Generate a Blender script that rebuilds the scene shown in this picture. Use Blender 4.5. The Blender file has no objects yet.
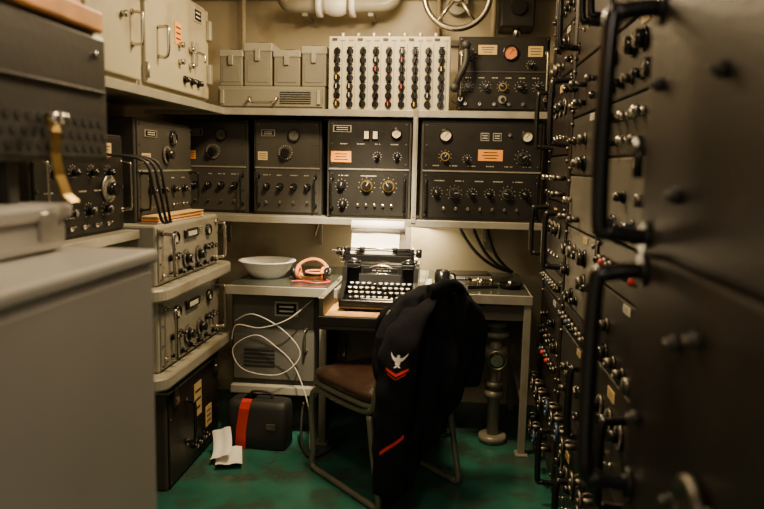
import bpy, bmesh, math, random
from mathutils import Vector, Matrix, noise
random.seed(7)
pi=math.pi
# ---------------------------------------------------------------- materials
def mat(name,col,rough=.5,metal=0.,var=.15,scale=6,bump=.0,bscale=60,emis=0,alt=None,altamt=.0,altscale=3,spec=.5):
    m=bpy.data.materials.new(name); m.use_nodes=True
    nt=m.node_tree; N=nt.nodes; L=nt.links
    bs=N['Principled BSDF']
    tc=N.new('ShaderNodeTexCoord')
    nz=N.new('ShaderNodeTexNoise'); nz.inputs['Scale'].default_value=scale; nz.inputs['Detail'].default_value=5
    L.new(tc.outputs['Object'],nz.inputs['Vector'])
    cr=N.new('ShaderNodeValToRGB')
    cr.color_ramp.elements[0].position=.3; cr.color_ramp.elements[1].position=.7
    cr.color_ramp.elements[0].color=(*[c*(1-var) for c in col],1)
    cr.color_ramp.elements[1].color=(*[min(1,c*(1+var)) for c in col],1)
    L.new(nz.outputs['Fac'],cr.inputs['Fac'])
    out=cr.outputs['Color']
    if alt:
        n2=N.new('ShaderNodeTexNoise'); n2.inputs['Scale'].default_value=altscale; n2.inputs['Detail'].default_value=8
        L.new(tc.outputs['Object'],n2.inputs['Vector'])
        r2=N.new('ShaderNodeValToRGB'); r2.color_ramp.elements[0].position=1-altamt-.08; r2.color_ramp.elements[1].position=1-altamt+.05
        L.new(n2.outputs['Fac'],r2.inputs['Fac'])
        mx=N.new('ShaderNodeMixRGB'); L.new(r2.outputs['Color'],mx.inputs['Fac']); L.new(out,mx.inputs['Color1'])
        mx.inputs['Color2'].default_value=(*alt,1); out=mx.outputs['Color']
    L.new(out,bs.inputs['Base Color'])
    bs.inputs['Roughness'].default_value=rough; bs.inputs['Metallic'].default_value=metal
    bs.inputs['Specular IOR Level'].default_value=spec
    if bump:
        n3=N.new('ShaderNodeTexNoise'); n3.inputs['Scale'].default_value=bscale
        L.new(tc.outputs['Object'],n3.inputs['Vector'])
        bp=N.new('ShaderNodeBump'); bp.inputs['Strength'].default_value=bump; bp.inputs['Distance'].default_value=.005
        L.new(n3.outputs['Fac'],bp.inputs['Height']); L.new(bp.outputs['Normal'],bs.inputs['Normal'])
    if emis:
        bs.inputs['Emission Color'].default_value=(*col,1); bs.inputs['Emission Strength'].default_value=emis
    return m
WALL=mat('wall_paint',(.36,.31,.20),.5,0,.1,3,.15,30,alt=(.22,.17,.09),altamt=.36)
CEIL=mat('ceiling_paint',(.5,.45,.34),.6,0,.08)
FLOOR=mat('green_deck_paint',(.020,.100,.072),.24,0,.3,4,.25,14,alt=(.03,.06,.045),altamt=.45,altscale=6)
GREY=mat('grey_enamel',(.19,.18,.14),.38,0,.1,5,.12,60,alt=(.12,.105,.075),altamt=.40)
GREYD=mat('dark_grey_enamel',(.042,.039,.033),.42,0,.15,6,.12,60,spec=.3)
GREYL=mat('light_grey_enamel',(.29,.275,.22),.36,0,.08,4,.1,50,alt=(.18,.16,.115),altamt=.40)
SILV=mat('smooth_grey_paint',(.42,.40,.36),.34,.15,.06,3,.04,60)
CREAM=mat('cream_enamel',(.35,.32,.21),.42,0,.08,4,.1,40,alt=(.2,.16,.095),altamt=.42)
BLK=mat('black_wrinkle',(.011,.010,.008),.45,0,.3,10,.3,250,spec=.25)
BLKG=mat('black_gloss',(.008,.008,.008),.2,0,.2)
RACK=mat('rack_black_paint',(.010,.008,.007),.40,0,.3,5,.15,80,alt=(.020,.016,.013),altamt=.38,spec=.35)
RG=mat('rack_grey_paint',(.024,.022,.019),.4,0,.2,5,.15,80,spec=.35)
RG2=mat('rack_mid_grey_paint',(.085,.08,.065),.4,0,.2,5,.15,80)
DULL=mat('dull_metal',(.13,.12,.10),.42,1,.3,20)
CHR=mat('chrome',(.52,.48,.40),.25,1,.1)
ALU=mat('aluminium_trim',(.40,.38,.31),.4,.6,.15,12)
BRASS=mat('brass',(.60,.40,.12),.3,1,.1)
WHT=mat('white_marking',(.48,.45,.37),.5,0,.05)
TAG=mat('orange_tag',(.80,.30,.025),.6,0,.08)
MAN=mat('manila_card',(.52,.37,.16),.7,0,.1)
PAPER=mat('paper',(.84,.82,.76),.6,0,.05)
RED=mat('red_paint',(.50,.03,.02),.45,0,.1)
YEL=mat('yellow_paint',(.70,.45,.05),.45,0,.1)
GRN=mat('green_paint',(.05,.2,.08),.45,0,.1)
BLUE=mat('blue_paint',(.025,.06,.12),.35,0,.1)
WOOD=mat('oak_board',(.62,.33,.10),.4,0,.3,14,.1,30)
WOODB=mat('worn_plank',(.66,.29,.08),.5,0,.35,7,.2,20)
LINO=mat('green_linoleum',(.045,.052,.04),.2,0,.2,5)
DIALF=mat('meter_face',(.72,.64,.40),.4,0,.04)
ENAM=mat('white_enamel',(.88,.86,.80),.18,0,.03)
LEATH=mat('brown_leather',(.036,.019,.013),.28,0,.3,12,.5,90)
TANL=mat('tan_leather',(.62,.20,.05),.45,0,.2,12,.2,90)
NAVY=mat('navy_wool',(.0045,.005,.009),.95,0,.25,40,.4,500,spec=.2)
REDW=mat('red_wool',(.62,.025,.025),.85,0,.1)
WHTW=mat('white_embroidery',(.8,.78,.72),.85,0,.05)
CHAIRM=mat('chair_steel',(.17,.17,.13),.36,.4,.15,10)
CABLEW=mat('white_cable',(.42,.39,.32),.5,0,.05)
RUB=mat('black_rubber',(.012,.012,.012),.6,0,.1)
KEYC=mat('key_cream',(.6,.57,.48),.3,0,.05)
DARK=mat('dark_void',(.006,.006,.006),.8,0,.1)
LAMP=mat('lamp_glass',(1,.80,.50),.3,0,.0,emis=6)
# ---------------------------------------------------------------- builder
def AX(axis):
    if axis=='X': return Matrix.Rotation(pi/2,4,'Y')
    if axis=='Y': return Matrix.Rotation(pi/2,4,'X')
    return Matrix.Identity(4)
class B:
    def __init__(s,name): s.n=name; s.bm=bmesh.new(); s.mats=[]
    def mi(s,m):
        if m not in s.mats: s.mats.append(m)
        return s.mats.index(m)
    def _add(s,tmp,m,M,smooth):
        i=s.mi(m)
        vm={}
        for v in tmp.verts: vm[v]=s.bm.verts.new(M@v.co)
        for f in tmp.faces:
            try:
                nf=s.bm.faces.new([vm[v] for v in f.verts]); nf.material_index=i; nf.smooth=smooth
            except ValueError: pass
        tmp.free()
    def box(s,c,size,m,bev=.004,rot=None):
        t=bmesh.new(); bmesh.ops.create_cube(t,size=1)
        for v in t.verts: v.co=Vector((v.co.x*size[0],v.co.y*size[1],v.co.z*size[2]))
        bev=min(bev,min(size)*.3)
        if bev>.0004: bmesh.ops.bevel(t,geom=t.edges[:],offset=bev,segments=2 if bev>.003 else 1,affect='EDGES',profile=.5)
        M=Matrix.Translation(c)
        if rot is not None: M=M@rot
        s._add(t,m,M,False)
    def b2(s,x0,x1,y0,y1,z0,z1,m,bev=.004):
        s.box(((x0+x1)/2,(y0+y1)/2,(z0+z1)/2),(x1-x0,y1-y0,z1-z0),m,bev)
    def cyl(s,c,r,h,m,axis='Z',r2=None,seg=20,bev=0,rot=None):
        t=bmesh.new(); bmesh.ops.create_cone(t,cap_ends=True,segments=seg,radius1=r,radius2=r if r2 is None else r2,depth=h)
        if bev:
            es=[e for e in t.edges if any(len(f.verts)>4 for f in e.link_faces)]
            bmesh.ops.bevel(t,geom=es,offset=bev,segments=2,affect='EDGES')
        M=Matrix.Translation(c)
        if rot is not None: M=M@rot
        M=M@AX(axis)
        i0=len(s.bm.faces); s._add(t,m,M,True)
        s.bm.faces.ensure_lookup_table()
        for f in s.bm.faces[i0:]:
            if len(f.verts)>4: f.smooth=False
    def sph(s,c,r,m,seg=16):
        if not hasattr(r,'__len__'): r=(r,r,r)
        t=bmesh.new(); bmesh.ops.create_uvsphere(t,u_segments=seg,v_segments=seg//2,radius=1)
        for v in t.verts: v.co=Vector((v.co.x*r[0],v.co.y*r[1],v.co.z*r[2]))
        s._add(t,m,Matrix.Translation(c),True)
    def loft(s,rings,m,caps=True,closed=False,smooth=True,ringclosed=True):
        i=s.mi(m); vs=[[s.bm.verts.new(p) for p in r] for r in rings]
        n=len(rings[0]); R=len(rings)
        for a in range(R if closed else R-1):
            A=vs[a]; C=vs[(a+1)%R]
            for k in range(n if ringclosed else n-1):
                f=s.bm.faces.new((A[k],A[(k+1)%n],C[(k+1)%n],C[k])); f.material_index=i; f.smooth=smooth
        if caps and not closed and ringclosed:
            for r in (vs[0][::-1],vs[-1]):
                f=s.bm.faces.new(r); f.material_index=i
    def tube(s,pts,r,m,seg=8,closed=False,sub=0,flat=1.0):
        P=[Vector(p) for p in pts]
        if sub:
            Q=[];n=len(P)
            rng=range(n if closed else n-1)
            for i in rng:
                p0=P[(i-1)%n] if (closed or i>0) else P[0]; p1=P[i]; p2=P[(i+1)%n]; p3=P[(i+2)%n] if (closed or i<n-2) else P[-1]
                for k in range(sub):
                    t=k/sub
                    Q.append(.5*((2*p1)+(-p0+p2)*t+(2*p0-5*p1+4*p2-p3)*t*t+(-p0+3*p1-3*p2+p3)*t**3))
            if not closed: Q.append(P[-1])
            P=Q
        n=len(P); rings=[]
        up=Vector((0,0,1)); prev=None
        for i,p in enumerate(P):
            if closed: d=P[(i+1)%n]-P[i-1]
            else: d=P[min(i+1,n-1)]-P[max(i-1,0)]
            if d.length<1e-9: d=Vector((0,0,1))
            d.normalize()
            if prev is None:
                a=up if abs(d.z)<.9 else Vector((1,0,0))
                x=d.cross(a).normalized()
            else:
                x=(prev-d*prev.dot(d)).normalized()
            prev=x; y=d.cross(x)
            rr=r[i] if hasattr(r,'__len__') else r
            rings.append([p+x*(rr*math.cos(2*pi*k/seg))+y*(rr*flat*math.sin(2*pi*k/seg)) for k in range(seg)])
        s.loft(rings,m,caps=True,closed=closed)
    def lathe(s,c,prof,m,axis='Z',seg=32):
        M=Matrix.Translation(c)@AX(axis)
        rings=[[M@Vector((r*math.cos(2*pi*k/seg),r*math.sin(2*pi*k/seg),z)) for k in range(seg)] for r,z in prof]
        s.loft(rings,m,caps=False)
    def torus(s,c,R,r,m,axis='Z',seg=28,rs=8,rot=None):
        M=Matrix.Translation(c)
        if rot is not None: M=M@rot
        M=M@AX(axis)
        s.tube([M@Vector((R*math.cos(2*pi*k/seg),R*math.sin(2*pi*k/seg),0)) for k in range(seg)],r,m,seg=rs,closed=True)
    def poly(s,pts,m,smooth=False):
        i=s.mi(m); f=s.bm.faces.new([s.bm.verts.new(p) for p in pts]); f.material_index=i; f.smooth=smooth
    def done(s,loc=(0,0,0),rz=0,rx=0,ry=0):
        me=bpy.data.meshes.new(s.n); bmesh.ops.recalc_face_normals(s.bm,faces=s.bm.faces[:]); s.bm.to_mesh(me); s.bm.free()
        for m in s.mats: me.materials.append(m)
        o=bpy.data.objects.new(s.n,me); bpy.context.scene.collection.objects.link(o)
        o.location=loc; o.rotation_euler=(rx,ry,rz); return o
# ---- instrument parts (local frame: front face in plane y=Y, facing -y)
def ticks(b,x,z,r,n=9,m=WHT,y=0,a0=-225,a1=45,l=.005):
    for i in range(n):
        a=math.radians(a0+(a1-a0)*i/(n-1))*-1+0
        b.box((x+r*math.cos(a),y-.0012,z+r*math.sin(a)),(l,.0016,.0018),m,0,rot=Matrix.Rotation(-a,4,'Y'))
def knob(b,x,z,r=.018,y=0,m=BLKG,tk=True,skirt=None):
    b.cyl((x,y-.003,z),r*1.25,.006,skirt or m,'Y',seg=18)
    b.cyl((x,y-.016,z),r,.024,m,'Y',seg=14,bev=.002,r2=r*.85)
    a=random.uniform(-2,2)
    b.box((x+r*.45*math.sin(a),y-.0288,z+r*.45*math.cos(a)),(.0025,.002,r*.9),WHT,0,rot=Matrix.Rotation(a,4,'Y'))
    if tk: ticks(b,x,z,r*1.7,y=y)
def meter(b,x,z,r=.035,y=0,face=DIALF):
    b.lathe((x,y,z),[(r*1.25,0),(r*1.25,.012),(r*1.05,.016),(r,.008)],BLKG,'Y',24)
    b.cyl((x,y-.004,z),r,.006,face,'Y',seg=24)
    b.box((x+r*.15,y-.008,z+r*.15),(.002,.001,r*1.1),DARK,0,rot=Matrix.Rotation(.6,4,'Y'))
    for i in range(7):
        a=math.radians(30+i*20); b.box((x+r*.75*math.cos(a),y-.0078,z+r*.75*math.sin(a)),(r*.2,.001,.0015),DARK,0,rot=Matrix.Rotation(-a,4,'Y'))
def dial(b,x,z,r=.04,y=0,m=ALU):
    b.cyl((x,y-.004,z),r,.008,m,'Y',seg=28,bev=.001)
    for i in range(20):
        a=2*pi*i/20; b.box((x+r*.86*math.cos(a),y-.0086,z+r*.86*math.sin(a)),(r*.18,.001,.0015),DARK if m is ALU else WHT,0,rot=Matrix.Rotation(-a,4,'Y'))
    b.cyl((x,y-.02,z),r*.5,.03,BLKG,'Y',seg=16,bev=.002)
def toggle(b,x,z,y=0):
    b.cyl((x,y-.003,z),.008,.008,CHR,'Y',seg=6)
    b.tube([(x,y-.004,z),(x,y-.022,z+.008)],.0028,CHR,6)
def bow(b,x,z1,z2,out=.045,r=.006,m=CHR,y=0):
    h=z2-z1; p=[(x,y,z1),(x,y-out*.75,z1+.02*h),(x,y-out,z1+.1*h),(x,y-out,z2-.1*h),(x,y-out*.75,z2-.02*h),(x,y,z2)]
    b.tube(p,r,m,8,sub=4)
    for q in (p[0],p[-1]): b.cyl((q[0],y-.003,q[2]),r*1.9,.006,m,'Y',seg=12)
def tag(b,x,z,w,h,m=TAG,y=0,lines=True):
    b.box((x,y-.0015,z),(w,.002,h),m,0)
    if lines:
        for i in range(3): b.box((x,y-.003,z+h*(.25-.25*i)),(w*random.uniform(.5,.8),.0006,h*.07),DARK,0)
def plate(b,x,z,w,h,y=0):
    b.box((x,y-.0015,z),(w,.003,h),ALU,.0005); b.box((x,y-.0034,z),(w*.86,.001,h*.76),BLKG,0)
    for i in range(2): b.box((x,y-.0042,z+h*(.15-.3*i)),(w*.6,.0006,h*.1),WHT,0)
def txt(b,x,z,w=.03,y=0):
    n=max(2,int(w/.006))
    for i in range(n):
        if random.random()<.85: b.box((x-w/2+(i+.5)*w/n,y-.001,z),(.0035,.0008,.005),WHT,0)
def screws(b,w,h,y=0,cx=0,cz=0,n=3,m=DULL):
    for sx in (-1,1):
        for i in range(n): b.cyl((cx+sx*(w/2-.012),y-.002,cz-h/2+.015+i*(h-.03)/(n-1)),.0045,.004,m,'Y',seg=8)
def case(b,w,h,d,m,pm=None,bev=.006,lip=.012):
    b.b2(-w/2,w/2,.006,d,0,h,m,bev)
    b.b2(-w/2+lip,w/2-lip,-.002,.012,lip,h-lip,pm or m,.003)
# ---------------------------------------------------------------- room
def room(name,x0,x1,y0,y1,z0,z1,m):
    b=B(name); b.b2(x0,x1,y0,y1,z0,z1,m,0); return b.done()
room('floor',-1.67,1.3,-.6,4.15,-.1,0,FLOOR)
room('ceiling',-1.67,1.3,-.6,4.15,2.5,2.6,CEIL)
room('wall_back',-1.67,1.3,4.05,4.15,0,2.5,WALL)
room('wall_left',-1.67,-1.57,-.6,4.05,0,2.5,WALL)
room('wall_right',1.2,1.3,-.6,4.05,0,2.5,WALL)
def shelf(name,x0,x1,y0,y1,zt,front='Y',posts=()):
    b=B(name); b.b2(x0,x1,y0,y1,zt-.014,zt,GREYL,.002)
    if front=='Y': b.b2(x0,x1,y0-.004,y0+.006,zt-.034,zt,ALU,.002)
    else: b.b2(x1-.006,x1+.004,y0,y1,zt-.034,zt,ALU,.002)
    for p in posts:
        b.b2(p-.01,p+.01,y1-.02,y1,zt-.2,zt-.014,GREY,.002); b.box((p,y1-.1,zt-.07),(.012,.24,.02),GREY,.002,rot=Matrix.Rotation(.5,4,'X'))
    return b.done()
shelf('equipment_shelf',-1.57,.46,3.5,4.045,1.655)
shelf('equipment_shelf',-1.57,.46,3.5,4.045,1.115,posts=(-1.3,-.75,0.2))
shelf('side_shelf',-1.57,-1.15,2.1,3.494,1.655,'X')
shelf('side_shelf',-1.57,-1.2,1.42,2.60,1.115,'X')
b=B('shelf_post'); b.b2(-.195,-.172,3.49,3.5-.006,1.10,1.66,GREYL,.002); b.b2(-.190,-.177,3.486,3.49,1.13,1.62,ALU,.001); b.done()
b=B('trim_1'); b.b2(-1.57,.6,4.0,4.05,2.3,2.5,CREAM,.01); b.done()
# ---------------------------------------------------------------- radios
def radio_split(name,loc,w,h,variant,rz=0,pm=BLK,cm=GREYD,d=.36):
    b=B(name); case(b,w,h,d,cm,pm)
    hs=h*.5
    b.b2(-w/2+.01,w/2-.01,-.006,.002,hs-.006,hs+.002,GREY,.001)
    for cz in (h*.25,h*.75): screws(b,w-.03,h*.46,-.002,0,cz,3)
    y=-.003
    bow(b,-w/2+.03,.05,.2,.04,.005,BLKG,y); bow(b,w/2-.03,.05,.2,.04,.005,BLKG,y)
    if variant==0:
        tag(b,-w*.33,h*.62,w*.24,h*.11,TAG,y)
        plate(b,-w*.32,h*.9,w*.22,h*.07,y)
        for i in (-1,1): 
            b.box((w*.02+i*.022,y-.004,h*.84),(.03,.008,.05),BLKG,.002); b.box((w*.02+i*.022,y-.0085,h*.84),(.022,.001,.036),DIALF,0)
        meter(b,w*.32,h*.86,.022,y)
        for i in range(2): knob(b,w*.1+i*.1,h*.63,.012,y)
        for i in range(4): txt(b,-w*.3+i*w*.2,h*.75,.04,y)
        knob(b,-w*.32,h*.33,.018,y); knob(b,-w*.02,h*.33,.024,y,skirt=BRASS); knob(b,w*.24,h*.33,.024,y,skirt=BRASS)
        knob(b,-w*.3,h*.14,.015,y)
        for i in range(5): toggle(b,-w*.12+i*w*.1,h*.13,y)
        txt(b,0,h*.43,.08,y); txt(b,-w*.3,h*.43,.05,y)
    elif variant==1:
        tag(b,w*.07,h*.66,w*.2,h*.11,TAG,y); plate(b,w*.02,h*.84,w*.07,h*.08,y); plate(b,w*.12,h*.84,w*.07,h*.08,y)
        meter(b,-w*.3,h*.85,.026,y); meter(b,w*.36,h*.85,.024,y)
        knob(b,-w*.3,h*.64,.018,y,skirt=BRASS); knob(b,w*.33,h*.64,.022,y,skirt=DULL)
        knob(b,-w*.12,h*.62,.012,y); toggle(b,w*.22,h*.86,y)
        for i in range(6): txt(b,-w*.38+i*w*.15,h*.55,.04,y)
        for i,r in enumerate((.016,.022,.014,.014,.022,.016)): knob(b,-w*.36+i*w*.145,h*.28,r,y,skirt=DULL if i in(1,4) else None)
        for i in range(7): toggle(b,-w*.3+i*w*.1,h*.12,y)
        for i in range(5): txt(b,-w*.34+i*w*.16,h*.4,.05,y)
    else:
        meter(b,w*.1,h*.84,.026,y,RG2)
        tag(b,-w*.36,h*.62,w*.14,h*.09,MAN if variant==2 else TAG,y)
        dial(b,-w*.02,h*.66,.04,y,GREYD)
        for i in range(4): knob(b,-w*.3+i*w*.2,h*.3,.015,y,tk=False)
        for i in range(4): toggle(b,-w*.3+i*w*.2,h*.13,y)
        plate(b,-w*.28,h*.86,w*.2,h*.07,y)
        for i in range(4): txt(b,-w*.3+i*w*.2,h*.42,.04,y)
    o=b.done(loc,rz); return o
radio_split('radio_receiver',(-.415,3.52,1.116),.425,.495,0)
radio_split('radio_transmitter',(.145,3.52,1.116),.60,.495,1)
radio_split('radio_receiver',(-.85,3.60,1.116),.36,.49,2,pm=GREYD,cm=GREYD)
radio_split('radio_receiver',(-1.25,3.64,1.116),.36,.49,3,pm=GREYD,cm=GREYD)
radio_split('radio_receiver',(-1.25,3.0,1.132),.60,.42,2,rz=pi/2,pm=GREYD,cm=GREYD,d=.31)
b=B('radio_tuner'); w,h=.60,.36; case(b,w,h,.30,BLK,BLK)
for i in range(4):
    knob(b,-w*.36+i*w*.2,h*.25,.016,-.003); knob(b,-w*.32+i*w*.2,h*.62,.014,-.003,skirt=DULL)
dial(b,w*.28,h*.45,.05,-.003); meter(b,w*.05,h*.82,.022,-.003); tag(b,w*.25,h*.84,.09,.05,MAN,-.003)
for i in range(5): txt(b,-w*.36+i*w*.17,h*.44,.05,-.003); toggle(b,-w*.3+i*w*.14,h*.1,-.003)
bow(b,-w*.46,.08,.26,.04,.005,CHR); bow(b,w*.46,.08,.26,.04,.005,CHR); screws(b,w-.02,h,-.003)
b.done((-1.25,2.29,1.115),pi/2)
b=B('power_cable')
for k in range(3): b.tube([(-1.23,2.42+.05*k,1.40),(-1.1,2.44+.05*k,1.38),(-1.08,2.47+.05*k,1.28),(-1.09,2.56+.04*k,1.16),(-1.11,2.66+.02*k,1.142)],.006,RUB,6,sub=5)
b.done()
# ---------------------------------------------------------------- stack at left
def rackunit(name,z0,z1,y0,y1,m=GREYL,xf=-1.14,x0=-1.56):
    w=y1-y0;h=z1-z0
    b=B(name); case(b,w,h,xf-x0,m,GREY,.01); y=-.003
    bow(b,-w/2+.05,h*.15,h*.85,.045,.007,CHR,y); bow(b,w/2-.05,h*.15,h*.85,.045,.007,CHR,y)
    meter(b,-w*.27,h*.74,.022,y); meter(b,w*.27,h*.74,.022,y)
    b.box((-.02,y-.006,h*.76),(.15,.012,.04),BLKG,.003); b.box((-.02,y-.0125,h*.76),(.1,.001,.02),WHT,0)
    for i in (-1,1): dial(b,i*.075,h*.33,.04,y,GREYD)
    for i in range(3):
        for s in(-1,1): knob(b,s*(w*.22+i*.045),h*.42,.012,y,tk=False); 
    for i in range(6): knob(b,-w*.34+i*w*.136,h*.14,.011,y,tk=False)
    plate(b,.1,h*.78,.05,.03,y)
    screws(b,w-.02,h-.02,y,0,h/2,4)
    return b.done((xf,(y0+y1)/2,z0),pi/2)
rackunit('communications_receiver',.885,1.13,2.63,3.36)
rackunit('communications_receiver',.53,.83,2.64,3.36)
def slab(name,z0,z1):
    b=B(name)
    pts=[]
    x0,x1,y0,y1,r=-1.56,-1.095,2.56,3.47,.07
    for cx,cy,a0 in ((x1-r,y0+r,-90),(x1-r,y1-r,0)):
        for k in range(7):
            a=math.radians(a0+15*k); pts.append((cx+r*math.cos(a),cy+r*math.sin(a)))
    pts=[(x0,y0)]+pts+[(x0,y1)]
    def ring(z,s):
        return [Vector((max(x0,-1.3+(x+1.3)*s),3.0+(y-3.0)*s,z)) for x,y in pts]
    b.loft([ring(z0,.985),ring(z0+.008,1),ring(z1-.008,1),ring(z1,.985)],GREYL,smooth=False)
    return b.done()
slab('equipment_tray',.832,.884); slab('equipment_tray',.475,.528)
b=B('battery_case'); w,h=.64,.472; case(b,w,h,.42,GREYD,BLK,.01); y=-.003
b.b2(-w/2-.004,w/2+.004,-.01,.42,h-.05,h-.04,GREY,.002)
bow(b,-.12,h*.3,h*.7,.04,.008,BLKG,y); tag(b,.02,h*.62,.09,.16,MAN,y); tag(b,.16,h*.35,.08,.1,MAN,y)
for s in(-1,1):
    b.box((s*.25,y-.006,h*.83),(.05,.014,.08),DULL,.003); b.box((s*.25,y-.014,h*.80),(.03,.01,.03),CHR,.003)
for i in range(4): knob(b,-.05+i*.05,h*.2,.012,y,tk=False)
screws(b,w-.02,h-.02,y,0,h/2,4); b.done((-1.14,3.02,0),pi/2)
b=B('paper_stack')
for i in range(7):
    b.box((random.uniform(-.004,.004),random.uniform(-.01,.01),.003+i*.0045),(.07,.50,.004),[MAN,PAPER,MAN,TAG,MAN,MAN,MAN][i],.0006,rot=Matrix.Rotation(random.uniform(-.02,.02),4,'Z'))
b.done((-1.188,2.93,1.130))
# ---------------------------------------------------------------- lockers on side shelf
def locker(name,y0,y1,z0,z1,m,extra):
    w=y1-y0;h=z1-z0; b=B(name); b.b2(-w/2,w/2,.0,.39,0,h,m,.012); b.b2(-w/2+.015,w/2-.015,-.018,.002,.02,h-.02,m,.008); y=-.018
    for z in (h*.15,h*.8): b.cyl((-w/2+.02,y-.004,z),.008,.06,ALU,'Z',seg=10)
    if extra:
        tag(b,-.03,h*.58,.07,.09,TAG,y); plate(b,w*.28,h*.85,.09,.06,y)
        b.tube([(-w*.33,y,h*.55),(-w*.33,y-.04,h*.55),(-w*.33,y-.045,h*.48),(-w*.33,y-.04,h*.3),(-w*.33,y,h*.3)],.007,CHR,8,sub=3)
        for i in range(4): b.cyl((-.02+(i%2)*.12,y-.012,h*.32+(i//2)*.07),.012,.025,CHR,'Y',seg=10); 
        for i in range(3): knob(b,w*.05+i*.08,h*.17,.014,y,tk=False)
        b.box((w*.2,y-.008,h*.45),(.05,.016,.10),ALU,.004); b.tube([(w*.2,y-.01,h*.47),(w*.2,y-.05,h*.44),(w*.2,y-.055,h*.36)],.006,CHR,8,sub=3)
        b.box((w/2-.03,y-.01,h*.3),(.03,.02,.09),ALU,.004); b.box((w/2-.03,y-.01,h*.75),(.03,.02,.09),ALU,.004)
    else:
        b.cyl((.05,y-.012,h*.5),.012,.025,CHR,'Y',seg=10); bow(b,w*.3,h*.3,h*.55,.04,.006,CHR,y)
    return b.done((-1.18,(y0+y1)/2,z0),pi/2)
locker('steel_locker',2.16,2.585,1.657,2.12,CREAM,False)
locker('steel_locker',2.60,3.32,1.657,2.10,CREAM,True)
# ---------------------------------------------------------------- top of back shelf
b=B('loudspeaker_unit'); w,h=.56,.115; case(b,w,h,.3,GREY,GREY,.008); y=-.003
b.tube([(-.1,y-.005,.055),(-.1,y-.04,.05),(-.08,y-.045,.03),(.02,y-.045,.03),(.04,y-.04,.05),(.04,y-.005,.055)],.007,CHR,8,sub=4)
for i in range(6): b.box((.13,y-.002,.03+i*.011),(.16,.003,.004),DARK,.0005)
for s in(-1,1): b.box((s*.25,y-.004,.06),(.02,.01,.07),ALU,.002)
b.done((-.93,3.56,1.656))
for i,(x,w,h) in enumerate(((-1.14,.12,.18),(-1.0,.145,.215),(-.85,.135,.18),(-.71,.125,.20))):
    b=B('ammunition_box'); b.b2(-w/2,w/2,0,.2,0,h*.82,GREY,.006); b.b2(-w/2-.004,w/2+.004,-.004,.204,h*.8,h,GREYL,.006)
    b.box((0,-.008,h*.72),(.025,.014,h*.28),ALU,.002); b.tube([(-.03,.1,h),(-.03,.1,h+.015),(.03,.1,h+.015),(.03,.1,h)],.004,CHR,6)
    b.b2(-w*.38,w*.38,-.003,.001,.02,h*.6,GREY,.002); b.done((x,3.58,1.772))
b=B('patch_panel'); w,h=.60,.355; b.b2(-w/2,w/2,.012,.25,0,h,GREYL,.006)
PANEL=mat('patch_panel_cream',(.50,.46,.33),.45,0,.06,4,.1,40)
b.b2(-w/2,w/2,-.002,.014,0,h,PANEL,.004)
y=-.003
cc=[YEL,DARK,GRN,DARK,RED,BLKG,DARK,YEL,BLKG]
for c in range(9):
    x=-w*.43+c*w*.1075
    b.box((x+.024,y-.0005,h*.47),(.003,.001,h*.88),GREY,0)
    for r in range(7):
        z=.028+r*.0425
        b.cyl((x,y-.003,z),.0175,.006,BLKG,'Y',seg=14)
        b.box((x,y-.018,z),(.012,.026,.036),BLKG,.003,rot=Matrix.Rotation(random.uniform(-.45,.45),4,'Y'))
        b.box((x+.001,y-.0005,z+.021),(.026,.001,.006),[cc[c],GREYD,DARK][r%3],0)
        if random.random()<.12: b.box((x,y-.0315,z),(.005,.001,.02),[YEL,RED,WHT][(c+r)%3],0)
for i in range(14): b.box((-w*.45+i*w*.07,y-.002,h-.014),(.026,.003,.012),[GREYD,WHT,MAN][i%3],.0005)
for i in range(7): b.cyl((-w*.4+i*w*.13,.05,h+.01),.012,.03,ALU,'Z',seg=10)
b.done((-.325,3.53,1.656))
b=B('radio_transceiver'); w,h=.44,.36; case(b,w,h,.34,BLK,BLK); y=-.003
b.b2(-w/2+.01,w/2-.01,-.006,.002,h*.52,h*.54,GREYD,.001)
tag(b,-.08,h*.82,.09,.045,MAN,y); meter(b,.03,h*.78,.03,y,TANL); tag(b,.15,h*.8,.07,.05,MAN,y)
knob(b,-.17,h*.75,.02,y); knob(b,.13,h*.62,.012,y)
for i in range(5): knob(b,-.17+i*.085,h*.33,.016,y,skirt=[DULL,None,BRASS,None,DULL][i])
dial(b,0,h*.16,.02,y)
for i in range(6): toggle(b,-.18+i*.07,h*.1,y); txt(b,-.17+i*.065,h*.45,.03,y)
bow(b,-w/2+.015,.06,.28,.04,.006,CHR,y); bow(b,w/2-.015,.06,.28,.04,.006,CHR,y); screws(b,w,h,y,0,h/2)
b.done((.235,3.54,1.656))
b=B('wall_handset'); b.tube([(0,0,0),(.02,-.02,.05),(.05,-.025,.12),(.05,-.01,.2)],[.016]*16,RUB,10,sub=5); b.sph((0,-.02,0),(.022,.018,.022),RUB); b.sph((.05,-.02,.2),(.022,.018,.022),RUB)
b.tube([(0,-.01,-.03),(-.01,-.01,-.06),(.03,0,-.08)],.004,RUB,6,sub=4); b.done((.0,3.48,1.76))
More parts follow.
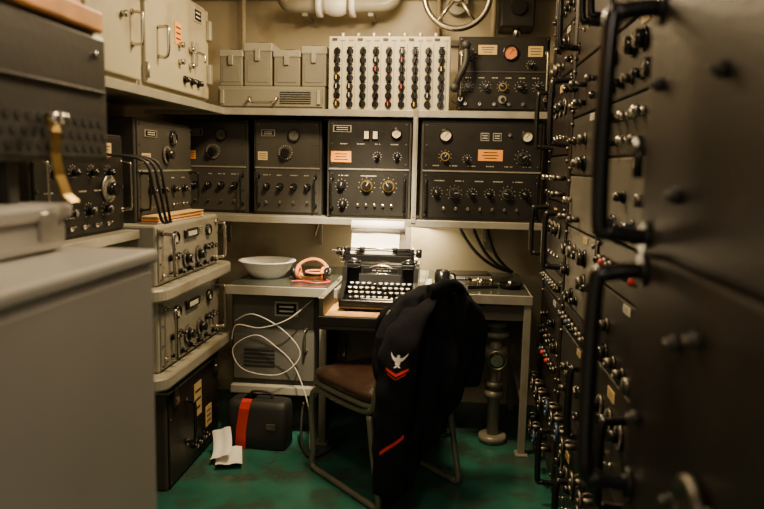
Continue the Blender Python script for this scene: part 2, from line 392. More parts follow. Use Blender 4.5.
# ---------------------------------------------------------------- pipes and hand wheel
b=B('valve_handwheel'); b.torus((0,0,0),.17,.016,CHR,'Y',seg=40,rs=10); b.cyl((0,0,0),.035,.04,GREYL,'Y'); b.cyl((0,.12,0),.018,.24,CHR,'Y')
for k in range(5):
    a=2*pi*k/5+.3; b.tube([(.03*math.cos(a),0,.03*math.sin(a)),(.17*math.cos(a),0,.17*math.sin(a))],[.013,.009],CHR,8)
b.cyl((0,.2,0),.06,.05,GREYL,'Y'); b.done((.0,3.80,2.27))
b=B('overhead_pipe')
b.tube([(-.95,3.88,2.5),(-.95,3.88,2.36),(-.93,3.88,2.26),(-.86,3.88,2.235),(-.5,3.88,2.235),(-.36,3.88,2.25),(-.32,3.88,2.34),(-.32,3.88,2.5)],.04,GREYL,14,sub=5)
for x in (-.74,-.56): b.cyl((x,3.88,2.235),.062,.03,ENAM,'X',seg=20)
b.sph((-.65,3.88,2.235),(.08,.06,.06),ENAM); b.cyl((-.65,3.88,2.3),.018,.1,CHR); b.torus((-.65,3.88,2.35),.05,.008,RED)
for x in(-.82,-.46): b.b2(x-.015,x+.015,3.86,4.05,2.175,2.195,GREY,.002)
b.done()
b=B('conduit_pipe'); b.tube([(.2,4.0,2.5),(.2,4.0,2.35),(.2,4.0,2.1),(.22,4.0,1.7)],.016,WALL,8)
b.tube([(-.1,4.0,1.7),(-.1,4.0,2.5)],.012,WALL,8); b.tube([(-1.2,4.0,1.7),(-1.2,4.0,2.5)],.014,WALL,8)
b.b2(-.13,.24,4.02,4.05,2.05,2.08,GREYL,.002)
b.done()
b=B('junction_box'); b.b2(-.09,.09,0,.19,0,.2,BLK,.01); b.cyl((0,-.01,.1),.04,.03,BLKG,'Y'); b.cyl((0,.04,-.02),.02,.06,CHR); b.done((.32,3.86,2.12))
# ---------------------------------------------------------------- desk
b=B('radio_desk')
T=.787
b.b2(-1.085,-.53,3.3,4.04,T-.03,T-.004,GREYL,.003); b.b2(-1.075,-.54,3.31,4.03,T-.006,T,LINO,.001)
b.b2(-.12,.40,3.3,4.04,T-.03,T-.004,GREYL,.003); b.b2(-.11,.39,3.31,4.03,T-.006,T,LINO,.001)
b.b2(-.53,-.12,3.62,4.04,T-.03,T-.002,GREYL,.003)
b.b2(-1.085,-.53,3.292,3.302,T-.045,T,ALU,.002)
b.b2(-.12,.40,3.292,3.302,T-.045,T,ALU,.002)
b.b2(-.55,-.10,3.02,3.64,.69,.712,WOOD,.003)
b.b2(-.565,-.545,3.0,3.62,.675,.795,GREYD,.003); b.b2(-.568,-.542,3.0,3.62,.793,.800,ALU,.002)
b.b2(-.105,-.085,3.0,3.62,.675,.795,GREYD,.003); b.b2(-.108,-.082,3.0,3.62,.793,.800,ALU,.002)
b.b2(-.565,-.085,2.995,3.02,.672,.716,BLK,.003)
b.b2(-.565,-.085,3.0,3.03,.655,.675,GREYD,.003)
b.b2(-.53,.40,3.64,3.66,.5,.76,GREYD,.002)
b.b2(-.085,.39,3.31,3.34,.66,.757,GREYD,.003)
for x in(-.60,.38):
    b.b2(x-.018,x+.018,3.3,3.33,0,.757,GREY,.003); b.b2(x-.018,x+.018,3.95,3.98,0,.757,GREY,.003); b.b2(x-.012,x+.012,3.33,3.95,.25,.28,GREY,.003)
    b.b2(x-.03,x+.03,3.28,3.35,0,.01,GREY,.002)
b.b2(-1.085,-.64,3.40,4.03,.26,.757,GREYD,.004); b.b2(-1.075,-.66,3.385,3.402,.29,.73,RG2,.004)
b.b2(-1.085,-.64,3.36,4.03,.22,.262,GREYL,.004); b.b2(-1.08,-.66,3.5,4.0,0,.22,GREYD,.004)
for i in range(5): b.b2(-1.02,-.86,3.381,3.386,.36+i*.02,.368+i*.02,DARK,.0)
bow(b,-.70,.45,.56,.03,.005,CHR,3.385)
b.done()
b=B('instruction_placard'); plate(b,0,0,.12,.075,0); b.done((-.80,3.382,.66))
b=B('telephone_cable')
b.tube([(-1.05,3.34,.6),(-.95,3.32,.64),(-.8,3.33,.56),(-.72,3.34,.44),(-.82,3.32,.34),(-1.0,3.31,.36),(-1.06,3.33,.46),(-.95,3.34,.53),(-.85,3.34,.48),(-.75,3.34,.38),(-.66,3.26,.2),(-.64,3.20,.01)],.003,CABLEW,6,sub=8)
b.tube([(-.66,3.34,.72),(-.78,3.32,.62),(-.92,3.33,.57),(-1.04,3.33,.58),(-1.07,3.34,.50)],.003,CABLEW,6,sub=8)
b.done()
b=B('floor_cable'); b.tube([(-.70,3.33,.20),(-.70,3.28,.10),(-.68,3.22,.012),(-.62,3.12,.009),(-.55,3.2,.009),(-.5,3.4,.009)],.007,RUB,6,sub=8); b.done()
b=B('equipment_bag')
def sqr(a,c,z,n=36,p=.3): return [Vector((a*math.copysign(abs(math.cos(t))**p,math.cos(t)),c*math.copysign(abs(math.sin(t))**p,math.sin(t)),z)) for t in [2*pi*k/n for k in range(n)]]
b.loft([sqr(.145,.07,0),sqr(.15,.075,.01),sqr(.15,.072,.2),sqr(.145,.062,.225),sqr(.13,.045,.235)],RUB)
b.loft([[Vector((x+s,yy-.003,z)) for s in (-.025,.025)]+[Vector((x+s,yy+.003,z)) for s in (.025,-.025)] for x,z,yy in ((-.075,.002,-.077),(-.07,.1,-.078),(-.055,.2,-.075),(-.05,.232,-.06),(-.05,.24,-.04),(-.05,.24,.04))],RED,smooth=False)
b.tube([(-.05,0,.23),(-.04,0,.265),(.05,0,.265),(.06,0,.23)],.007,RUB,8,sub=4)
b.box((.08,-.077,.12),(.05,.006,.03),DULL,.002)
b.done((-.90,3.26,0),-.08)
b=B('loose_papers')
def sheet(b,c,w,l,rot,m,curl=.02):
    M=Matrix.Translation(c)@rot; n=8
    rows=[[M@Vector(((j/n-.5)*w,(i/n-.5)*l,curl*((i/n-.5)**2*4)+.003*math.sin(j*1.3))) for j in range(n+1)] for i in range(n+1)]
    b.loft(rows,m,caps=False,ringclosed=False)
E=lambda x,y,z: Matrix.Rotation(z,4,'Z')@Matrix.Rotation(y,4,'Y')@Matrix.Rotation(x,4,'X')
sheet(b,(-.99,3.04,.008),.12,.2,E(0,0,.3),PAPER,.02); sheet(b,(-1.03,3.07,.055),.09,.17,E(.5,-.3,.1),PAPER,.03)
b.done()
b=B('enamel_bowl'); b.lathe((0,0,0),[(.0005,.006),(.07,.006),(.075,0),(.082,.0),(.120,.045),(.140,.080),(.150,.086),(.150,.090),(.138,.088),(.117,.05),(.078,.012),(.0005,.010)],ENAM,seg=40); b.done((-.95,3.58,.788))
b=B('headphones')
for s in(-1,1):
    b.cyl((s*.085,-.02,.038),.034,.028,BLKG,'X',seg=20,bev=.004,rot=Matrix.Rotation(s*.3,4,'Y')); b.torus((s*.068,-.02,.040),.026,.010,TANL,'X',seg=20)
pts=[(math.cos(a)*.088,-.02+.05*math.sin(a),.04+.065*math.sin(a)) for a in [pi*k/12 for k in range(13)]]
b.tube(pts,.010,TANL,8,flat=.6); b.tube([(x*1.06,y+.004,z*1.08) for x,y,z in pts],.003,CHR,6)
for k in range(4): b.torus((.0+.01*k,.03-.02*k,.012+.012*k),.078-.009*k,.006,[TANL,MAN,BLKG,TANL][k],'Z',seg=26,rs=6)
b.tube([(.08,-.03,.01),(.12,-.08,.008),(.06,-.13,.008),(-.02,-.1,.008),(-.06,-.14,.01)],.005,RED,6,sub=5)
b.done((-.70,3.53,.788),-.15)
# ---------------------------------------------------------------- typewriter
b=B('typewriter')
W=.36
b.b2(-W/2,W/2,-.17,.15,.012,.045,BLKG,.01)
for sx in(-1,1):
    for yy in(-.14,.12): b.cyl((sx*.14,yy,.007),.014,.014,RUB)
    prof=[(-.17,.04),(-.165,.06),(-.06,.125),(-.04,.19),(.02,.205),(.15,.20),(.15,.04)]
    b.loft([[Vector((sx*W/2-sx*.0,y,z)) for y,z in prof],[Vector((sx*(W/2-.022),y,z)) for y,z in prof]],BLKG,smooth=False)
b.b2(-W/2+.02,W/2-.02,.03,.145,.04,.19,BLK,.004)
b.b2(-.10,.10,-.055,-.045,.10,.16,DARK,.002)
b.b2(-W/2+.01,W/2-.01,-.172,-.160,.03,.055,BLKG,.003)
for r in range(4):
    yy=-.148+r*.027; zz=.062+r*.017
    for k in range(11 if r else 10):
        x=-.137+k*.0272+(r%2)*.006-(0 if r else -.012)
        b.cyl((x,yy,zz+.004),.0108,.005,CHR,'Z',seg=14); b.cyl((x,yy,zz+.0075),.0092,.003,KEYC if (k+r)%7 else BLKG,'Z',seg=14)
        b.box((x,yy+.02,zz-.012),(.002,.05,.003),CHR,0,rot=Matrix.Rotation(.15,4,'X'))
b.box((0,-.163,.060),(.15,.012,.009),BLKG,.003)
for k in range(25):
    a=pi*(.08+.84*k/24); R=.085
    b.tube([(.03*math.cos(a),-.035,.095+.02*math.sin(a)),(R*math.cos(a),-.005,.12+R*.75*math.sin(a))],.0018,CHR,5)
b.tube([(.093*math.cos(pi*k/16),-.008,.12+.075*math.sin(pi*k/16)) for k in range(17)],.006,CHR,8)
b.b2(-.11,.11,-.05,-.035,.075,.10,BLKG,.004)
for sx in(-1,1):
    b.cyl((sx*.13,-.005,.212),.034,.014,BLKG,'Z',seg=24,bev=.003); b.cyl((sx*.13,-.005,.222),.014,.01,CHR,'Z')
    b.b2(sx*.13-.03,sx*.13+.03,-.045,.03,.185,.207,BLKG,.004)
b.box((0,-.05,.178),(.16,.004,.022),BLKG,.001); txt(b,0,.178,.1,-.053)
cx=-.02
b.b2(cx-.19,cx+.19,.055,.125,.198,.222,CHR,.004); b.b2(cx-.175,cx+.175,.05,.055,.205,.235,BLKG,.001)
b.cyl((cx,.085,.247),.021,.34,RUB,'X',seg=24)
for sx in(-1,1):
    b.cyl((cx+sx*.195,.085,.247),.022,.028,BLKG,'X',seg=20,bev=.003); b.cyl((cx+sx*.178,.085,.247),.008,.04,CHR,'X')
    b.box((cx+sx*.165,.085,.245),(.01,.07,.055),BLKG,.004)
b.tube([(cx-.18,.055,.25),(cx-.20,.0,.262),(cx-.215,-.05,.27)],.004,CHR,8,sub=4)
b.cyl((cx,.06,.268),.004,.31,CHR,'X',seg=8)
for x in(-.08,.08): b.cyl((cx+x,.06,.268),.008,.025,RUB,'X',seg=10)
b.box((cx,.135,.315),(.30,.004,.115),CHR,.003,rot=Matrix.Rotation(-.25,4,'X'))
rows=[]
for i in range(12):
    t=i/11
    if t<.35: a=-pi*.1+t/.35*pi*.55; y=.085-.0225*math.cos(a); z=.247+.0225*math.sin(a)
    else: q=(t-.35)/.65; y=.083+.045*q; z=.270+.125*q
    rows.append([Vector((cx-.128+.235*j/8-.01,y+.002*math.sin(j),z)) for j in range(9)])
b.loft(rows,PAPER,caps=False,ringclosed=False)
b.cyl((cx-.01,.112,.375),.026,.26,PAPER,'X',seg=20)
b.done((-.32,3.30,.713))
# items on right of desk
b=B('telegraph_key'); b.b2(-.08,.08,-.05,.05,0,.015,BLKG,.004); b.tube([(-.06,0,.03),(.0,0,.035),(.06,0,.03)],.006,BRASS,8); b.cyl((-.065,0,.042),.02,.012,BLKG,bev=.003); b.cyl((0,0,.022),.012,.02,CHR)
for s in(-1,1): b.cyl((.0,s*.02,.028),.005,.03,CHR)
b.cyl((.06,0,.025),.008,.03,CHR); b.done((.16,3.50,.788),.3)
b=B('metal_ashtray'); b.lathe((0,0,0),[(.0005,.004),(.045,.004),(.06,.025),(.066,.026),(.062,.020),(.05,0),(.0005,0)],BLKG,seg=28); b.cyl((0,0,.02),.01,.03,CHR); b.done((.31,3.5,.788))
b=B('logbook'); b.box((0,0,.012),(.2,.16,.02),PAPER,.001); b.box((0,0,.024),(.21,.17,.003),BLKG,.001); b.box((0,0,.0015),(.21,.17,.003),BLKG,.001); b.done((.12,3.80,.788),.1)
b=B('cable_bundle')
for k in range(3): b.tube([(.05+.08*k,3.98,1.07),(.08+.07*k,3.97,1.0),(.16+.05*k,3.96,.9),(.26+.03*k,3.96,.83),(.36,3.97,.80)],.009,RUB,8,sub=6)
b.done()
b=B('black_mug'); b.lathe((0,0,0),[(.0005,0),(.034,0),(.038,.004),(.038,.09),(.034,.09),(.034,.008),(.0005,.008)],BLKG,seg=24); b.tube([(.036,0,.075),(.06,0,.07),(.062,0,.035),(.036,0,.02)],.005,BLKG,8,sub=5); b.done((-.03,3.42,.788))
b=B('pipe_fitting'); b.cyl((0,0,.3),.03,.6,GREY); 
for z,r,h in ((.02,.07,.04),(.25,.05,.04),(.30,.045,.03),(.45,.055,.08),(.56,.065,.03),(.61,.05,.03)): b.cyl((0,0,z),r,h,GREY,bev=.004)
b.cyl((0,-.06,.45),.03,.1,CHR,'Y'); b.cyl((-.08,0,.45),.022,.12,GREY,'X'); b.torus((0,-.11,.45),.045,.007,DULL,'Y'); b.done((.25,3.47,0))
b=B('added_strip_tube'); b.b2(-.55,.1,3.93,3.99,1.068,1.100,GREYL,.004); b.cyl((-.225,3.96,1.06),.012,.6,LAMP,'X',seg=12); b.done()  # added glowing tube, hidden under the shelf to brighten the wall below
# ---------------------------------------------------------------- chair (local: sitter faces +y)
CH=(-.270,2.985,0); CR=math.radians(43)
b=B('steel_chair')
def sq(a,c,z,n=40,p=.32,cx=0,cy=0): return [Vector((cx+a*math.copysign(abs(math.cos(t))**p,math.cos(t)),cy+c*math.copysign(abs(math.sin(t))**p,math.sin(t)),z)) for t in [2*pi*k/n for k in range(n)]]
b.loft([sq(.232,.232,.41),sq(.240,.240,.415),sq(.240,.240,.43),sq(.228,.228,.435)],CHAIRM)
b.loft([sq(.228,.228,.433),sq(.242,.242,.45),sq(.238,.238,.475),sq(.2,.2,.490),sq(.1,.1,.495),sq(.01,.01,.496)],LEATH)
for s in(-1,1):
    x=s*.218; xt=s*.165
    b.tube([(xt,-.240,.79),(s*.195,-.250,.70),(x,-.235,.48),(x,-.19,.40),(x,.02,.385),(x,.17,.39),(x,.232,.36),(x,.245,.27),(x,.225,.12),(x,.235,.04),(x,.21,.014),(x,.1,.013),(x,-.2,.013),(x,-.262,.02),(x,-.262,.07),(x,-.225,.22),(x,-.195,.385)],.014,CHAIRM,10,sub=5)
b.tube([(-.165,-.240,.79),(-.13,-.238,.81),(.13,-.238,.81),(.165,-.240,.79)],.013,CHAIRM,10,sub=4)
b.tube([(-.218,.02,.385),(.218,.02,.385)],.011,CHAIRM); b.tube([(-.218,-.225,.22),(.218,-.225,.22)],.009,CHAIRM)
rr=[]
for z,yo in ((.56,-.238),(.62,-.247),(.70,-.247),(.76,-.24)):
    rr.append([Vector((x,yo+.02*(1-(x/.17)**2)*-1+o,z)) for x,o in [(-.17,-.008),(-.085,-.008),(0,-.008),(.085,-.008),(.17,-.008),(.17,.008),(.085,.008),(0,.008),(-.085,.008),(-.17,.008)]])
b.loft(rr,LEATH)
b.done(CH,CR)
# ---------------------------------------------------------------- jacket draped over chair back
b=B('navy_jacket')
def interp(tab,t):
    for i in range(len(tab)-1):
        if t<=tab[i+1][0] or i==len(tab)-2:
            u=(t-tab[i][0])/(tab[i+1][0]-tab[i][0]); u=max(0,min(1,u)); u=u*u*(3-2*u)*.5+u*.5
            return [a+(c-a)*u for a,c in zip(tab[i][1:],tab[i+1][1:])]
def wr(p,amp,seed=0):
    q=Vector((p.x*11+seed,p.y*11,p.z*4.5)); q2=Vector((p.x*24,p.y*24+seed,p.z*11))
    return amp*(noise.noise(q)+.6*noise.noise(q2))
body=[(0,.05,.14,-.245,.012,.905),(.06,.0,.20,-.245,.035,.898),(.14,-.09,.24,-.245,.05,.872),(.24,-.17,.265,-.25,.062,.82),(.38,-.225,.275,-.258,.068,.74),(.55,-.24,.27,-.262,.07,.64),(.7,-.235,.25,-.275,.07,.50),(.82,-.23,.17,-.285,.068,.36),(.92,-.22,.10,-.29,.062,.24),(1,-.21,.04,-.29,.05,.15)]
rings=[];n=80
for i in range(90):
    x0,x1,yc,th,z=interp(body,i/89); a=(x1-x0)/2; cx=(x0+x1)/2; r=[]
    for k in range(n):
        t=2*pi*k/n; c_,s_=math.cos(t),math.sin(t)
        px=cx+a*math.copysign(abs(c_)**.7,c_); py=yc+th*math.copysign(abs(s_)**.8,s_)
        pz=z+.025*math.sin(px*9+1)*(i/89)+ (.10*(px-cx)/max(a,.01)*(i/89)**2)
        p=Vector((px,py,pz)); d=Vector((c_*.3,s_,0)); fold=.013*math.sin(px*46+z*6)*min(1,i/25)+.007*math.sin(px*90-z*14+2)*min(1,i/25)
        p+=d*(wr(p,.03)+fold); r.append(p)
    rings.append(r)
b.loft(rings,NAVY)
def fabric_tube(path,e1,e2,seed,m=NAVY,seg=40,steps=70,cr=.0):
    P=[Vector(p[:3]) for p in path]; Wd=[(p[3],p[4]) for p in path]; rings=[]; n=len(P)
    def at(t):
        f=t*(n-1); i=min(int(f),n-2); u=f-i
        p0=P[max(i-1,0)];p1=P[i];p2=P[i+1];p3=P[min(i+2,n-1)]
        c=.5*((2*p1)+(-p0+p2)*u+(2*p0-5*p1+4*p2-p3)*u*u+(-p0+3*p1-3*p2+p3)*u**3)
        return c,Wd[i][0]*(1-u)+Wd[i+1][0]*u,Wd[i][1]*(1-u)+Wd[i+1][1]*u
    def surf(t,ang,off=0):
        c,a,cc=at(t); d=e1*math.sin(ang)*a+e2*math.cos(ang)*cc; p=c+d; nn=(e1*math.sin(ang)*cc+e2*math.cos(ang)*a).normalized()
        return p+nn*(wr(p,.014,seed)+off+cr*math.sin(p.z*55+math.sin(ang)*2.5))
    for i in range(steps+1): rings.append([surf(i/steps,2*pi*k/seg) for k in range(seg)])
    b.loft(rings,m); return surf
up=Vector((0,0,1))
e1=Vector((.79,-.61,0)); e2=Vector((-.61,-.79,0))
S=fabric_tube([(.02,-.28,.86,.03,.03),(-.07,-.30,.82,.065,.045),(-.155,-.318,.73,.080,.05),(-.195,-.33,.61,.076,.048),(-.213,-.335,.45,.072,.045),(-.218,-.335,.28,.068,.042),(-.214,-.33,.11,.062,.038)],e1,e2,3,cr=.0025)
S2=fabric_tube([(.14,-.25,.87,.03,.03),(.20,-.265,.82,.065,.04),(.25,-.27,.71,.07,.045),(.262,-.265,.58,.066,.04),(.245,-.26,.45,.055,.035)],e1,e2,11,cr=.002)
fabric_tube([(-.01,-.30,.885,.022,.014),(.05,-.305,.895,.035,.018),(.11,-.30,.90,.035,.018),(.18,-.285,.88,.022,.014)],up,Vector((0,-1,0)),5)
fabric_tube([(-.04,-.2,.86,.03,.02),(-.09,-.19,.78,.09,.02),(-.08,-.185,.66,.1,.02),(-.08,-.185,.54,.09,.018)],Vector((1,0,0)),Vector((0,1,0)),7)
fabric_tube([(.1,-.2,.87,.03,.02),(.1,-.19,.78,.09,.02),(.1,-.185,.66,.1,.02),(.1,-.185,.55,.09,.018)],Vector((1,0,0)),Vector((0,1,0)),9)
def patch(poly,m,t0,off=.0025,L=.80):
    b.poly([S(t0-v/L,u/.062,off) for u,v in poly],m)
def strip(path,w,m,t0,off=.003):
    Q=[]
    for i in range(len(path)-1):
        for k in range(6):
            f=k/6; Q.append((path[i][0]*(1-f)+path[i+1][0]*f,path[i][1]*(1-f)+path[i+1][1]*f))
    Q.append(path[-1])
    for i in range(len(Q)-1):
        (u0,v0),(u1,v1)=Q[i],Q[i+1]; patch([(u0,v0-w/2),(u1,v1-w/2),(u1,v1+w/2),(u0,v0+w/2)],m,t0,off)
t0=.45
patch([(-.007,-.016),(.007,-.016),(.009,.0),(.006,.012),(-.006,.012),(-.009,0)],WHTW,t0,.004)
patch([(-.004,.012),(.004,.012),(.005,.02),(0,.025),(-.006,.021)],WHTW,t0,.004)
for s in(-1,1):
    patch([(s*.006,-.004),(s*.014,.000),(s*.014,.014),(s*.006,.010)],WHTW,t0,.004)
    patch([(s*.013,.000),(s*.020,.010),(s*.022,.024),(s*.013,.014)],WHTW,t0,.004)
    patch([(s*.0195,.010),(s*.025,.022),(s*.027,.034),(s*.021,.024)],WHTW,t0,.004)
    patch([(s*.001,-.014),(s*.011,-.026),(s*.004,-.026),(0,-.02)],WHTW,t0,.004)
strip([(-.036,-.032),(0,-.052),(.036,-.032)],.010,REDW,t0)
strip([(-.03,-.048),(0,-.066),(.03,-.048)],.003,REDW,t0)
strip([(-.04,-.02),(.045,.035)],.012,REDW,.80)
b.done(CH,CR)
# ---------------------------------------------------------------- right hand racks
def rack_bay(name,y0,y1,xf,rows,seed,side=RACK,depth=.55,base=.06):
    random.seed(seed); w=y1-y0; b=B(name); H=sum(r[0] for r in rows)+base+.02
    b.b2(-w/2,w/2,.012,depth,0,H,side,.006)
    for sx in(-1,1): b.b2(sx*w/2-(.018 if sx>0 else 0),sx*w/2+(.018 if sx<0 else 0),-.012,.02,.02,H,RACK,.003)
    z=base
    for h,m,kind in rows:
        pw=w-.045; zc=z+h/2
        b.b2(-pw/2,pw/2,-.006,.014,z+.004,z+h-.004,m,.003); y=-.007
        for sx in(-1,1):
            for zz in(z+.025,z+h-.025): b.cyl((sx*(pw/2-.012),y-.005,zz),.008,.012,DULL,'Y',seg=8)
        if kind=='knobs':
            n=5
            for i in range(n):
                for j in range(max(1,int(h/.09))):
                    if random.random()<.7: knob(b,-pw*.38+i*pw*.76/(n-1),z+.045+j*.085,random.choice([.014,.018,.026]),y,m=random.choice([BLKG,BLKG,DULL]),skirt=random.choice([DULL,None,None]),tk=False)
            tag(b,pw*.2,z+h-.02,.07,.022,random.choice([MAN,WHT,MAN]),y)
        elif kind=='chrome':
            for i in range(6):
                for j in range(max(1,int(h/.07))):
                    if random.random()<.4: continue
                    x=-pw*.4+i*pw*.16; zz=z+.04+j*.065; l=random.uniform(.02,.05); mm=random.choice([DULL,DULL,CHR,BLKG,BLKG]); b.cyl((x,y-l/2,zz),.011,l,mm,'Y',seg=12,bev=.003); b.sph((x,y-l,zz),.014,mm,12)
        elif kind=='meters':
            for i in range(3): meter(b,-pw*.3+i*pw*.3,z+h*.65,.035,y,WHT)
            for i in range(5): knob(b,-pw*.36+i*pw*.18,z+h*.22,.014,y,skirt=DULL,tk=False)
        elif kind=='handle':
            for x in(-pw*.42,pw*.42): bow(b,x,z+h*.12,z+h*.88,.075,.012,BLKG,y)
            for i in range(3): dial(b,-pw*.22+i*pw*.22,z+h*.6,.035,y,DULL); 
            for i in range(4): toggle(b,-pw*.24+i*pw*.16,z+h*.22,y)
            tag(b,.0,z+h*.85,.08,.03,MAN,y)
        elif kind=='lamps':
            for i in range(7):
                c=random.choice([RED,BLUE,DULL,BLKG,DULL]); x=-pw*.4+i*pw*.13
                b.cyl((x,y-.008,zc),.015,.016,DULL,'Y',seg=12); b.sph((x,y-.018,zc),.012,c,12)
        elif kind=='valves':
            for i in range(4):
                x=-pw*.36+i*pw*.24; b.cyl((x,y-.03,zc),.012,.06,DULL,'Y',seg=10); b.torus((x,y-.06,zc),.03,.006,random.choice([BLUE,DULL,DULL]),'Y',seg=18,rs=6); b.sph((x,y-.06,zc),.012,DULL,10)
                b.tube([(x-.03,y,zc),(x-.03,y-.04,zc+.01),(x-.02,y-.05,zc-.06)],.005,DULL,6,sub=3)
        z+=h
    return b.done((xf,(y0+y1)/2,0),-pi/2)
rows1=[(.22,RG,'valves'),(.2,RACK,'valves'),(.1,RG,'lamps'),(.24,RACK,'knobs'),(.12,RG,'lamps'),(.3,RACK,'handle'),(.2,RG,'chrome'),(.34,RACK,'handle'),(.2,RACK,'knobs'),(.3,RACK,'meters')]
rows2=[(.3,RACK,'handle'),(.14,RG,'valves'),(.26,RG,'knobs'),(.1,RACK,'lamps'),(.3,RG2,'knobs'),(.2,RG2,'chrome'),(.22,RG,'knobs'),(.2,RACK,'chrome'),(.5,RACK,'handle')]
rows3=[(.24,RACK,'knobs'),(.2,RACK,'valves'),(.3,RG,'handle'),(.24,RACK,'knobs'),(.14,RG,'lamps'),(.24,RG2,'knobs'),(.16,RG,'chrome'),(.2,RACK,'knobs'),(.4,RACK,'handle')]
rack_bay('transmitter_rack',2.88,3.48,.475,rows1,1)
rack_bay('transmitter_rack',2.27,2.87,.475,rows2,2)
rack_bay('transmitter_rack',1.66,2.26,.475,rows3,3)
random.seed(5)
b=B('electrical_cabinet')
w=.75; b.b2(-w/2,w/2,.0,.6,0,2.2,RACK,.012); b.b2(-w/2+.03,w/2-.02,-.014,.002,.1,1.26,RACK,.008); b.b2(-w/2+.03,w/2-.02,-.014,.002,1.27,2.15,RACK,.008)
y=-.014
for (x,z1,z2) in ((-w/2+.065,.905,1.235),(-w/2+.065,1.285,1.61)): bow(b,x,z1,z2,.068,.013,BLKG,y)
for x,z in ((-.05,1.49),(-.17,1.35),(-.06,1.19),(-.13,1.17),(.02,1.02),(-.28,1.02),(-.28,1.5),(-.1,.98)):
    b.cyl((x,y-.006,z),.010,.012,RG,'Y',seg=8); b.cyl((x,y-.014,z),.005,.01,DULL,'Y',seg=6)
b.torus((-.03,y-.01,1.0),.035,.008,DULL,'Y'); b.cyl((-.03,y-.006,1.0),.03,.012,RG,'Y')
for z in(.3,.8,1.4,1.9): b.cyl((-w/2+.012,y-.004,z),.008,.06,BLKG,seg=10)
plate(b,.2,1.42,.14,.09,y)
b.done((.30,.745,0),-pi/2)
# ---------------------------------------------------------------- left foreground
b=B('grey_cabinet')
b.b2(-1.15,-.578,.25,1.33,0,1.19,SILV,.025); b.b2(-1.155,-.574,.245,1.335,1.18,1.207,SILV,.012)
for yy in(.4,1.2): b.cyl((-.576,yy,.25),.01,.01,CHR,'X',seg=8)
b.done()
b=B('instrument_case'); b.b2(-1.1,-.73,.7,1.28,1.208,1.275,SILV,.02); b.b2(-1.105,-.722,.695,1.285,1.268,1.298,SILV,.012); b.cyl((-.86,1.1,1.303),.03,.014,GREYD); 
b.box((-.725,1.2,1.26),(.012,.05,.05),ALU,.002); b.done()
b=B('perforated_speaker_case')
b.b2(-1.2,-.755,.6,1.5,1.375,1.645,GREYD,.012)
for r in range(3):
    for k in range(26): b.cyl((-.7545,.66+k*.032+(r%2)*.016,1.405+r*.026),.0085,.003,DARK,'X',seg=10)
b.b2(-.757,-.748,.62,1.48,1.52,1.526,RG,.002)
for yy in (.9,1.45): b.cyl((-.752,yy,1.60),.008,.008,CHR,'X',seg=8)
for yy in(.8,1.2):
    for xx in (-.8,-1.05): b.b2(xx-.015,xx+.015,yy-.015,yy+.015,1.299,1.38,GREYD,.003)
b.done()
b=B('wooden_plank'); b.b2(-1.25,-.745,.5,1.47,1.646,1.69,WOODB,.006); b.b2(-1.25,-.78,.5,1.45,1.69,1.83,WOODB,.01); b.done()
b=B('brass_latch')
rings=[]
for x,z in ((-.747,1.45),(-.740,1.455),(-.732,1.43),(-.735,1.39),(-.728,1.35),(-.715,1.315),(-.70,1.302)):
    rings.append([Vector((x-.0015,1.235,z)),Vector((x-.0015,1.265,z)),Vector((x+.002,1.265,z)),Vector((x+.002,1.235,z))])
b.loft(rings,BRASS,smooth=False); b.cyl((-.735,1.25,1.455),.012,.03,CHR,'X',seg=14,bev=.003); b.sph((-.718,1.25,1.455),.012,CHR,12)
b.done()
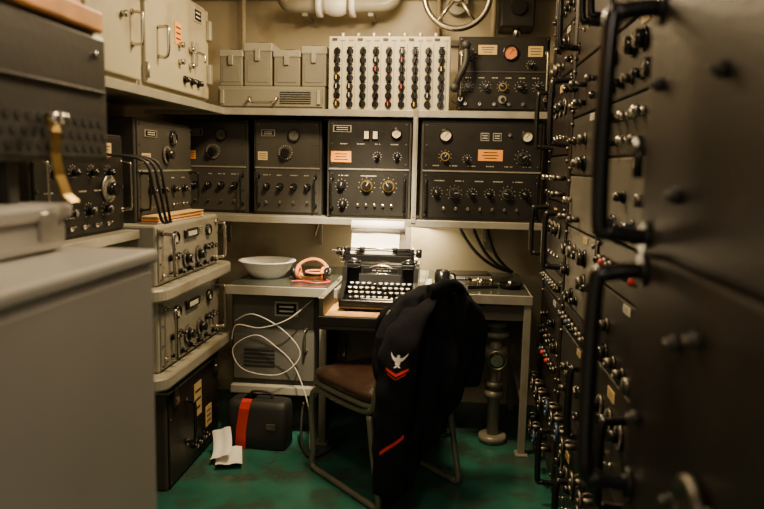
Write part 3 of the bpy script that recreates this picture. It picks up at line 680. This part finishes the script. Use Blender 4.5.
# ---------------------------------------------------------------- lamps
def lampobj(x,y):
    b=B('ceiling_lamp'); b.cyl((0,0,-.015),.09,.03,GREYL,bev=.005); b.sph((0,0,-.06),(.055,.055,.06),LAMP,16)
    for k in range(4):
        a=pi*k/4; b.tube([(.075*math.cos(a),.075*math.sin(a),-.02),(.072*math.cos(a),.072*math.sin(a),-.09),(0,0,-.135),(-.072*math.cos(a),-.072*math.sin(a),-.09),(-.075*math.cos(a),-.075*math.sin(a),-.02)],.004,CHR,6,sub=4)
    b.done((x,y,2.5))
def light(kind,name,loc,e,col,size=.2,tgt=None,**k):
    d=bpy.data.lights.new(name,kind); d.energy=e; d.color=col
    if kind=='AREA': d.size=size
    else: d.shadow_soft_size=size
    for a,v in k.items(): setattr(d,a,v)
    o=bpy.data.objects.new(name,d); bpy.context.scene.collection.objects.link(o); o.location=loc
    if tgt is not None: o.rotation_euler=(Vector(tgt)-Vector(loc)).to_track_quat('-Z','Y').to_euler()
    return o
WARM=(1,.73,.40)
lampobj(-.35,2.75); lampobj(-.35,1.2)  # second fixture is unseen, added to go with the cabinet fill
light('AREA','lamp_light_main',(-.35,2.75,2.34),48,WARM,.3,(-.35,2.85,0))
light('AREA','cabinet_fill_near',(-.35,1.2,2.34),14,(1,.78,.52),.3,(-.75,1.25,0))  # added fill to brighten the left foreground cabinet
light('SPOT','desk_spot',(-.30,2.55,2.3),720,(1,.82,.55),.04,(-.44,3.44,.95),spot_size=math.radians(38),spot_blend=1)
light('POINT','upper_wall_glow',(-.3,3.4,2.35),22,WARM,.12)
light('AREA','under_shelf_fill',(-.225,3.94,1.045),8,(1,.80,.50),.3,(-.25,3.9,.7))  # added fill for the wall and desk under the lower shelf
light('POINT','rear_fill_light',(.15,-.45,2.0),17,(1,.82,.62),.25)  # added general fill from behind the camera, no fixture there
wd=bpy.data.worlds.new('world'); bpy.context.scene.world=wd; wd.use_nodes=True
bg=wd.node_tree.nodes['Background']; bg.inputs[0].default_value=(1,.80,.56,1); bg.inputs[1].default_value=.35
# ---------------------------------------------------------------- camera
cd=bpy.data.cameras.new('camera'); cd.sensor_width=36; cd.lens=33; cd.clip_start=.05
cd.dof.use_dof=True; cd.dof.focus_distance=3.3; cd.dof.aperture_fstop=2.4
cam=bpy.data.objects.new('camera',cd); bpy.context.scene.collection.objects.link(cam)
M=Matrix.Rotation(math.radians(5.5),4,'Z')@Matrix.Rotation(pi/2-math.radians(7.2),4,'X')@Matrix.Rotation(math.radians(1.2),4,'Z')
cam.matrix_world=Matrix.Translation((0,0,1.38))@M
bpy.context.scene.camera=cam
